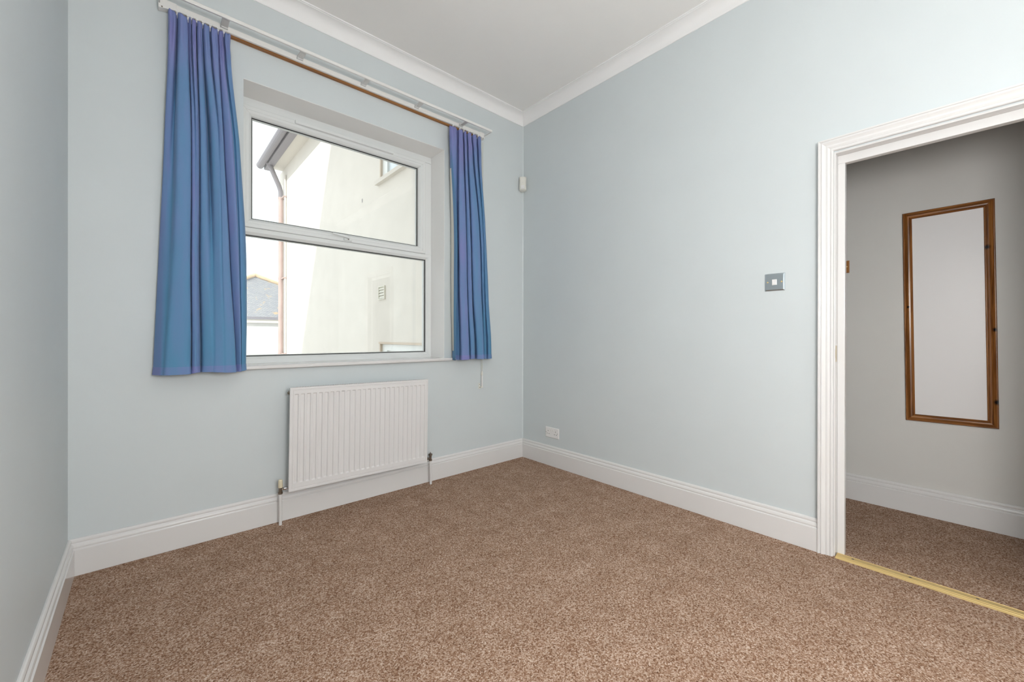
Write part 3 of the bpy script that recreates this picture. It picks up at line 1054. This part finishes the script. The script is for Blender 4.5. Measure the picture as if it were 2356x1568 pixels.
# lockshield (left, cream cap)
XV, YV = -1.981, -0.070
zc = 0.205
bm = bmesh.new()
lathe(bm, (XV, YV, 0.178), (0, 0, 1), [(0, 0.011), (0.002, 0.0125), (0.012, 0.0125), (0.014, 0.0095), (0.036, 0.0095), (0.040, 0.0095)], 8)
lathe(bm, (XV + 0.004, YV, zc), (1, 0, 0), [(0, 0.007), (0.012, 0.007)], 12)
rp.append(link('valve_body', bm, M_BRONZE))
bm = bmesh.new()
lathe(bm, (XV + 0.014, YV, zc), (1, 0, 0), [(0, 0.0065), (0.003, 0.0105), (0.014, 0.0105), (0.016, 0.007), (0.024, 0.007), (0.0245, 0.010), (0.030, 0.010), (0.045, 0.008)], 12)
rp.append(link('valve_union', bm, M_CHROME, smooth=40))
bm = bmesh.new()
lathe(bm, (XV, YV, 0.216), (0, 0, 1), [(0, 0.0118), (0.002, 0.0125), (0.038, 0.0115), (0.043, 0.0100), (0.046, 0.0065), (0.0465, 0.0015)], 18)
rp.append(link('valve_cap', bm, M_CREAM, smooth=40))
bm = bmesh.new()
tube(bm, [(XV, YV, 0.18), (XV, YV, 0.0)], 0.0085, 14)
rp.append(link('pipe', bm, M_GLOSS, smooth=60))
# right hand valve, bare metal
XR = -0.998
bm = bmesh.new()
lathe(bm, (XR, YV, 0.172), (0, 0, 1), [(0, 0.010), (0.002, 0.012), (0.013, 0.012), (0.015, 0.0085), (0.036, 0.0095), (0.040, 0.010), (0.041, 0.0145), (0.050, 0.0145), (0.053, 0.010), (0.0535, 0.003), (0.064, 0.0025)], 10)
lathe(bm, (XR - 0.004, YV, 0.192), (-1, 0, 0), [(0, 0.006), (0.012, 0.006), (0.014, 0.009), (0.026, 0.009), (0.040, 0.007)], 12)
rp.append(link('valve_body', bm, M_BRONZE))
bm = bmesh.new()
tube(bm, [(XR, YV, 0.175), (XR + 0.003, YV, 0.0)], 0.0085, 14)
rp.append(link('pipe', bm, M_GLOSS, smooth=60))
adopt(rad, *rp)

# ------------------------------------------------------------------ light switch, socket, alarm sensor
def plate(name, label, cat, y0, y1, z0, z1, mat, thick, xwall=0.0, cham=0.004):
    """wall plate on a wall facing -x"""
    root = empty(name, (xwall, (y0 + y1) / 2, z0), label, cat)
    bm = bmesh.new()
    rings = []
    for d, ins in ((0.0, 0.0), (thick * 0.45, 0.0), (thick, cham)):
        rings.append([Vector((xwall - d, y0 - ins, z0 + ins)), Vector((xwall - d, y1 + ins, z0 + ins)),
                      Vector((xwall - d, y1 + ins, z1 - ins)), Vector((xwall - d, y0 - ins, z1 - ins))])
    loft(bm, rings)
    return root, [link('plate', bm, mat, bevel=0.0006)]


root, ps = plate('light_switch', 'brushed steel light switch with a white rocker beside the doorway', 'light switch', -1.960, -2.054, 1.339, 1.433, M_STEEL, 0.009, cham=0.006)
bm = bmesh.new()
box(bm, -0.0095, -0.008, -2.0175, -1.9945, 1.3700, 1.4005)
ps.append(link('rocker_surround', bm, M_WPLASTIC, bevel=0.0005))
bm = bmesh.new()
loft(bm, [[Vector((x_, y_, z_)) for x_, z_ in ((-0.009, 1.3735), (-0.0118, 1.3735), (-0.0135, 1.398), (-0.009, 1.398))] for y_ in (-2.0155, -1.9965)])
ps.append(link('rocker', bm, M_WPLASTIC, bevel=0.0008))
for yy in (-1.974, -2.040):
    bm = bmesh.new()
    lathe(bm, (-0.009, yy, 1.386), (-1, 0, 0), [(0, 0.0040), (0.0008, 0.0038), (0.0014, 0.002)], 12)
    ps.append(link('screw', bm, M_BRASS, smooth=40))
adopt(root, *ps)

root, ps = plate('wall_socket', 'white double power socket low on the wall near the corner', 'power socket', -0.293, -0.444, 0.2335, 0.3195, M_WPLASTIC, 0.009, cham=0.004)
def hole(yy, zz, w, h):
    ps.append(boxo('socket_hole', (-0.0094, -0.0088, yy - w / 2, yy + w / 2, zz - h / 2, zz + h / 2), M_DARK))
for cy_ in (-0.3265, -0.4105):
    hole(cy_, 0.2890, 0.004, 0.009)
    hole(cy_ + 0.011, 0.2655, 0.0075, 0.0045)
    hole(cy_ - 0.011, 0.2655, 0.0075, 0.0045)
for yy in (-0.3035, -0.4335):
    bm = bmesh.new()
    lathe(bm, (-0.009, yy, 0.2765), (-1, 0, 0), [(0, 0.003), (0.0005, 0.0028), (0.0004, 0.001)], 10)
    ps.append(link('screw', bm, M_BRONZE))
for yy in (-0.3555, -0.3815):
    bm = bmesh.new()
    loft(bm, [[Vector((x_, y_, z_)) for x_, z_ in ((-0.0088, 0.287), (-0.0105, 0.287), (-0.0130, 0.307), (-0.0088, 0.307))] for y_ in (yy - 0.0085, yy + 0.0085)])
    ps.append(link('rocker', bm, M_WPLASTIC, bevel=0.0008))
adopt(root, *ps)

root, ps = plate('hall_light_switch', 'small brown switch plate on the hallway wall just past the door frame', 'light switch', -2.087, -2.170, 1.523, 1.606, M_PLATEBROWN, 0.009, xwall=HX1, cham=0.003)
bm = bmesh.new()
loft(bm, [[Vector((x_, y_, z_)) for x_, z_ in ((HX1 - 0.0088, 1.556), (HX1 - 0.011, 1.556), (HX1 - 0.0135, 1.573), (HX1 - 0.0088, 1.573))] for y_ in (-2.136, -2.120)])
ps.append(link('toggle', bm, M_WPLASTIC, bevel=0.0008))
bm = bmesh.new()
lathe(bm, (HX1 - 0.009, -2.158, 1.5645), (-1, 0, 0), [(0, 0.004), (0.0008, 0.0038), (0.0012, 0.002)], 12)
ps.append(link('screw', bm, M_BRASS))
adopt(root, *ps)

# motion sensor set across the corner
sen = empty('alarm_sensor', (-0.030, -0.030, 2.400), 'small white alarm motion sensor high in the wall corner', 'alarm sensor')
sen.rotation_euler = (0, 0, math.radians(-45))
bpy.context.view_layer.update()
# local frame: x across, -y out of the corner, z up
bm = bmesh.new()
rings = []
for zz, hw, dp in ((0.0, 0.026, 0.026), (0.006, 0.031, 0.036), (0.030, 0.0315, 0.040), (0.060, 0.0295, 0.038), (0.095, 0.030, 0.033), (0.118, 0.031, 0.028), (0.122, 0.029, 0.024)):
    rings.append([Vector((-hw, 0.012, zz)), Vector((-hw, -dp * 0.62, zz)), Vector((-hw * 0.62, -dp * 0.95, zz)), Vector((0, -dp, zz)),
                  Vector((hw * 0.62, -dp * 0.95, zz)), Vector((hw, -dp * 0.62, zz)), Vector((hw, 0.012, zz))])
loft(bm, rings)
link('housing', bm, M_IVORY, sen, smooth=35)
bm = bmesh.new()
loft(bm, [[Vector((x_, y_, z_)) for x_, y_ in ((-0.016, -0.034), (-0.014, -0.0405), (0, -0.0425), (0.014, -0.0405), (0.016, -0.034))] for z_ in (0.010, 0.040)])
link('lens', bm, M_WPLASTIC, sen, bevel=0.001)
bm = bmesh.new()
box(bm, -0.005, 0.005, -0.0392, -0.034, 0.064, 0.0675)
link('indicator', bm, M_BRACKET, sen)
bm = bmesh.new()
prism(bm, [(-0.026, 0.011), (0.026, 0.011), (0.020, 0.040), (-0.020, 0.040)], 0.004, 0.118)
link('mount', bm, M_IVORY, sen)

# ------------------------------------------------------------------ framed panel in the hallway
PF = empty('picture_frame', (HX1, -2.6255, 0.574), 'tall narrow varnished pine frame around a blank pale panel in the hallway', 'picture frame')
PW, PH = 0.3735, 1.2885
pf = []
PPROF = [(0.0, 0.0), (0.0, 0.010), (0.003, 0.013), (0.006, 0.013), (0.0075, 0.0115), (0.010, 0.0125), (0.016, 0.019), (0.023, 0.0225), (0.030, 0.0215),
         (0.0345, 0.0175), (0.0355, 0.0150), (0.0385, 0.0155), (0.0415, 0.0125), (0.0415, 0.0)]
rot = math.radians(0.8)
def fpos(a, b, d):
    # a across (towards -y), b up, d out of the wall; hung a touch askew
    yy = -2.6255 - (a * math.cos(rot) - b * math.sin(rot) * 1.0)
    zz = 1.2185 + (b * math.cos(rot) + a * math.sin(rot))
    return Vector((HX1 - 0.001 - d, yy, zz))
def pring(k):
    sx = (-1, 1, 1, -1)[k]
    sz = (-1, -1, 1, 1)[k]
    return [fpos(sx * (PW / 2 - w), sz * (PH / 2 - w), d) for w, d in PPROF]
knots_r = [(HX1 - 0.02, -2.775, 1.596, 0.012), (HX1 - 0.012, -2.803, 1.13, 0.011), (HX1 - 0.012, -2.812, 0.725, 0.013)]
knots_l = [(HX1 - 0.02, -2.458, 1.275, 0.007)]
W1 = ((0.09, 0.030, 0.008), (0.24, 0.087, 0.021), (0.41, 0.175, 0.048))
mats = [wood_mat('pine_bottom_rail', *W1, 'Y', 0.22), wood_mat('pine_right_rail', *W1, 'Z', 0.22, knots_r),
        wood_mat('pine_top_rail', *W1, 'Y', 0.22), wood_mat('pine_left_rail', *W1, 'Z', 0.22, knots_l)]
for k in range(4):
    bm = bmesh.new()
    loft(bm, [pring(k), pring((k + 1) % 4)])
    pf.append(link('frame_rail', bm, mats[k], smooth=28))
bm = bmesh.new()
loft(bm, [[fpos(sx * (PW / 2 - 0.040), sz * (PH / 2 - 0.040), d) for sx, sz in ((-1, -1), (1, -1), (1, 1), (-1, 1))] for d in (0.003, 0.008)])
pf.append(link('panel', bm, M_PANEL))
adopt(PF, *pf)

# ------------------------------------------------------------------ added fill lamp (out of view)
def globe_fill_lamp(name, label, loc, r, strength, col=(1.0, 0.985, 0.97)):
    """added fill light shaped as a paper globe on a slim stand"""
    root = empty(name, (loc[0], loc[1], 0), label, 'floor lamp')
    bm = bmesh.new()
    lathe(bm, (0, 0, 0), (0, 0, 1), [(0.0, 0.14), (0.014, 0.14), (0.02, 0.12), (0.022, 0.02)], 24)
    link('base', bm, M_STEEL, root, smooth=40)
    bm = bmesh.new()
    tube(bm, [(0, 0, 0.02), (0, 0, loc[2] - r * 0.98)], 0.011, 10)
    link('pole', bm, M_STEEL, root, smooth=60)
    bm = bmesh.new()
    bmesh.ops.create_uvsphere(bm, u_segments=32, v_segments=20, radius=r)
    bmesh.ops.translate(bm, verts=bm.verts[:], vec=(0, 0, loc[2]))
    link('globe_shade', bm, emit_mat(name + '_glow', col, strength), root, smooth=60)
    return root


globe_fill_lamp('added_fill_lamp', 'added white paper globe fill lamp, unseen behind the viewer', (-2.06, -3.40, 1.45), 0.30, FILL_LAMP_STRENGTH)  # added to lift the room brightness beyond what window daylight gives

# ------------------------------------------------------------------ outside
g_ = boxo('ground', (-30, 40, 0.33, 60, -1.9, -1.7), M_PAVE)
struct(g_, 'pale paved yard below the window')['category'] = 'ground'
# gable of this house, whose verge throws the slanting shadow on the wing opposite
bm = bmesh.new()
def gable(pts):
    a = [bm.verts.new((x_, 0.34, z_)) for x_, z_ in pts]
    b = [bm.verts.new((x_, 0.56, z_)) for x_, z_ in pts]
    bm.faces.new(a)
    bm.faces.new(b[::-1])
    n_ = len(pts)
    for i in range(n_):
        bm.faces.new((a[i], a[(i + 1) % n_], b[(i + 1) % n_], b[i]))
gable([(-9.8, -1.7), (-2.75, -1.7), (-2.75, 3.4), (-9.8, 3.4)])
gable([(-2.75, -1.7), (-0.45, -1.7), (-0.45, 0.70), (-2.75, 0.70)])
gable([(-2.75, 2.80), (-0.45, 2.80), (-0.45, 3.4), (-2.75, 3.4)])
gable([(-0.45, -1.7), (0.05, -1.7), (0.05, 3.4), (-0.45, 3.4)])
gable([(-9.8, 3.4), (1.0, 3.4), (1.0, 8.9), (-5.62, 8.9), (-9.8, 4.78)])
struct(link('wall_exterior', bm, M_RENDER), 'rendered outer gable wall of this house around the window')['category'] = 'wall'

XN, YN = 0.05, 9.30
nh = empty('neighbouring_wing', (XN, 5.0, -1.7), 'cream rendered house wing with gutter seen close outside the window', 'building')
np_ = []
bm = bmesh.new()
def wallbox(y0, y1, z0, z1):
    box(bm, XN, XN + 0.3, y0, y1, z0, z1)
# leave real openings for the two windows: upper y 1.75..3.20 z 3.42..4.9, lower y 1.3..3.19 z -0.5..0.975
wallbox(3.20, YN, -1.7, 5.43)
wallbox(0.57, 3.20, 0.98, 3.41)
wallbox(0.57, 3.20, 4.75, 5.43)
wallbox(0.57, 3.20, -1.7, -0.45)
wallbox(0.57, 1.80, 3.41, 4.75)
wallbox(0.57, 1.35, -0.45, 0.98)
np_.append(link('wall', bm, M_RENDER))
np_.append(boxo('gable_return', (XN, 4.0, YN, YN + 0.3, -1.7, 5.43), M_RENDER))
# windows
def nwin(y0, y1, z0, z1, sill, wmat):
    out = []
    f = bmesh.new()
    for d in ((y0, y1, z0, z0 + 0.05), (y0, y1, z1 - 0.09, z1), (y0, y0 + 0.09, z0 + 0.05, z1 - 0.09), (y1 - 0.16, y1, z0 + 0.05, z1 - 0.09), ((y0 + y1) / 2 - 0.035, (y0 + y1) / 2 + 0.035, z0 + 0.05, z1 - 0.09)):
        box(f, XN + 0.03, XN + 0.09, *d)
    fr = link('window_frame', f, M_UPVC)
    pn = boxo('pane', (XN + 0.06, XN + 0.065, y0 + 0.05, y1 - 0.05, z0 + 0.05, z1 - 0.05), wmat)
    pn.parent = fr
    out.append(fr)
    out.append(boxo('window_reveal', (XN - 0.004, XN + 0.03, y1, y1 + 0.03, z0, z1), M_STAIN))
    if sill:
        out.append(boxo('window_sill', (XN - 0.06, XN + 0.09, y0 - 0.05, y1 + 0.09, z0 - 0.055, z0 + 0.005), M_SOFFIT))
    return out
M_NPANE = plain('painted_sky_pane', (0.70, 0.78, 0.84), 0.08)  # pale blue base colour stands in for the reflected sky
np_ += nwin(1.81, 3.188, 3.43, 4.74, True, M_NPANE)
np_ += nwin(1.36, 3.188, -0.44, 0.97, False, plain('net_curtained_pane', (0.80, 0.80, 0.79), 0.3))
np_.append(boxo('lintel', (XN - 0.012, XN + 0.05, 1.30, 3.23, 0.975, 1.005), M_STAIN))
# soffit, fascia, gutter
np_.append(boxo('soffit', (-0.22, XN + 0.3, 0.57, YN + 0.02, 5.43, 5.46), M_SOFFIT))
np_.append(boxo('fascia', (-0.37, -0.22, 0.57, YN + 0.02, 5.36, 5.75), M_GUTTER))
bm = bmesh.new()
gp = []
for i in range(9):
    a = math.pi + math.pi * i / 8
    gp.append((-0.455 + 0.085 * math.cos(a), 5.46 + 0.095 * math.sin(a)))
gp += [(-0.372, 5.465), ]
gp += [(-0.455 + 0.077 * math.cos(2 * math.pi - math.pi * i / 8), 5.465 + 0.086 * math.sin(2 * math.pi - math.pi * i / 8)) for i in range(9)]
loft(bm, [[Vector((x_, y_, z_)) for x_, z_ in gp] for y_ in (0.57, YN + 0.04)])
np_.append(link('gutter', bm, M_GUTTER))
bm = bmesh.new()
tube(bm, [(-0.36, YN - 0.40, 5.42), (-0.30, YN - 0.38, 5.33), (-0.07, YN - 0.21, 4.93), (-0.03, YN - 0.18, 4.82), (-0.03, YN - 0.18, 4.66)], 0.058, 12)
np_.append(link('swan_neck', bm, M_GUTTER, smooth=60))
bm = bmesh.new()
tube(bm, [(-0.03, YN - 0.18, 4.72), (-0.03, YN - 0.18, -1.7)], 0.056, 14)
np_.append(link('downpipe', bm, M_DOWNPIPE, smooth=60))
bm = bmesh.new()
tube(bm, [(0.02, YN - 0.42, 5.2), (0.02, YN - 0.42, -1.7)], 0.022, 10)
np_.append(link('service_pipe', bm, M_RENDER, smooth=60))
for zz in (4.62, 2.55, 0.62):
    bm = bmesh.new()
    lathe(bm, (-0.03, YN - 0.18, zz), (0, 0, 1), [(0, 0.062), (0.05, 0.062)], 14)
    box(bm, -0.03, XN, YN - 0.45, YN - 0.16, zz + 0.012, zz + 0.038)
    np_.append(link('pipe_bracket', bm, M_DOWNPIPE))
# louvred vent
vf = bmesh.new()
for d in ((3.017, 3.231, 1.640, 1.655), (3.017, 3.231, 1.825, 1.840), (3.017, 3.032, 1.655, 1.825), (3.216, 3.231, 1.655, 1.825)):
    box(vf, XN - 0.022, XN - 0.0005, *d)
vent = link('air_vent', vf, plain('pale_vent_plastic', (0.74, 0.72, 0.64), 0.5))
for i in range(4):
    bm = bmesh.new()
    z_ = 1.660 + i * 0.042
    loft(bm, [[Vector((x_, y_, zz)) for x_, zz in ((XN - 0.020, z_), (XN - 0.016, z_), (XN - 0.002, z_ + 0.036), (XN - 0.006, z_ + 0.036))] for y_ in (3.033, 3.215)])
    link('louvre', bm, vent.data.materials[0], vent)
np_.append(vent)
np_.append(boxo('stain_spot', (XN - 0.004, XN, 3.89, 3.91, 3.28, 3.34), M_GUTTER))
adopt(nh, *np_)

# house further off with a slate hip roof
fh = empty('far_house', (2.2, 22.5, -1.7), 'distant white house with a slate roof spotted with orange lichen', 'building')
fp = []
fp.append(boxo('wall', (-2.6, 9.0, 22.2, 30.0, -1.7, 1.85), plain('white_far_render', (0.55, 0.54, 0.535), 0.9, mottle=0.05)))
fp.append(boxo('fascia', (-2.8, 9.2, 21.95, 22.2, 1.80, 1.98), M_SOFFIT))
fp.append(boxo('gutter', (-2.85, 9.25, 21.85, 21.95, 1.97, 2.10), M_GUTTER))
def roof_face(name, pts, mat):
    b_ = bmesh.new()
    top = [b_.verts.new(p) for p in pts]
    low = [b_.verts.new((p[0], p[1] + 0.02, p[2] - 0.1)) for p in pts]
    f_ = b_.faces.new(top)
    b_.faces.new(low[::-1])
    for i in range(len(pts)):
        j = (i + 1) % len(pts)
        b_.faces.new((top[i], low[i], low[j], top[j]))
    uv = b_.loops.layers.uv.new('uv')
    for fc in b_.faces:
        for lp in fc.loops:
            lp[uv].uv = (lp.vert.co.x, lp.vert.co.z * 1.4)
    return link(name, b_, mat)
fp.append(roof_face('roof_slope', [(-2.9, 21.9, 2.08), (9.3, 21.9, 2.08), (9.3, 25.6, 2.20), (2.0, 25.0, 4.62)], M_SLATE))
fp.append(roof_face('roof_hip', [(-2.9, 21.9, 2.08), (2.0, 25.0, 4.62), (-2.9, 30, 2.08)], M_SLATE))
for a_, b_ in (((2.0, 25.0, 4.66), (9.3, 25.6, 2.26)), ((-2.9, 21.85, 2.12), (2.0, 25.0, 4.66))):
    bm = bmesh.new()
    tube(bm, [a_, b_], 0.11, 8)
    fp.append(link('ridge_tiles', bm, M_RIDGE, smooth=60))
adopt(fh, *fp)
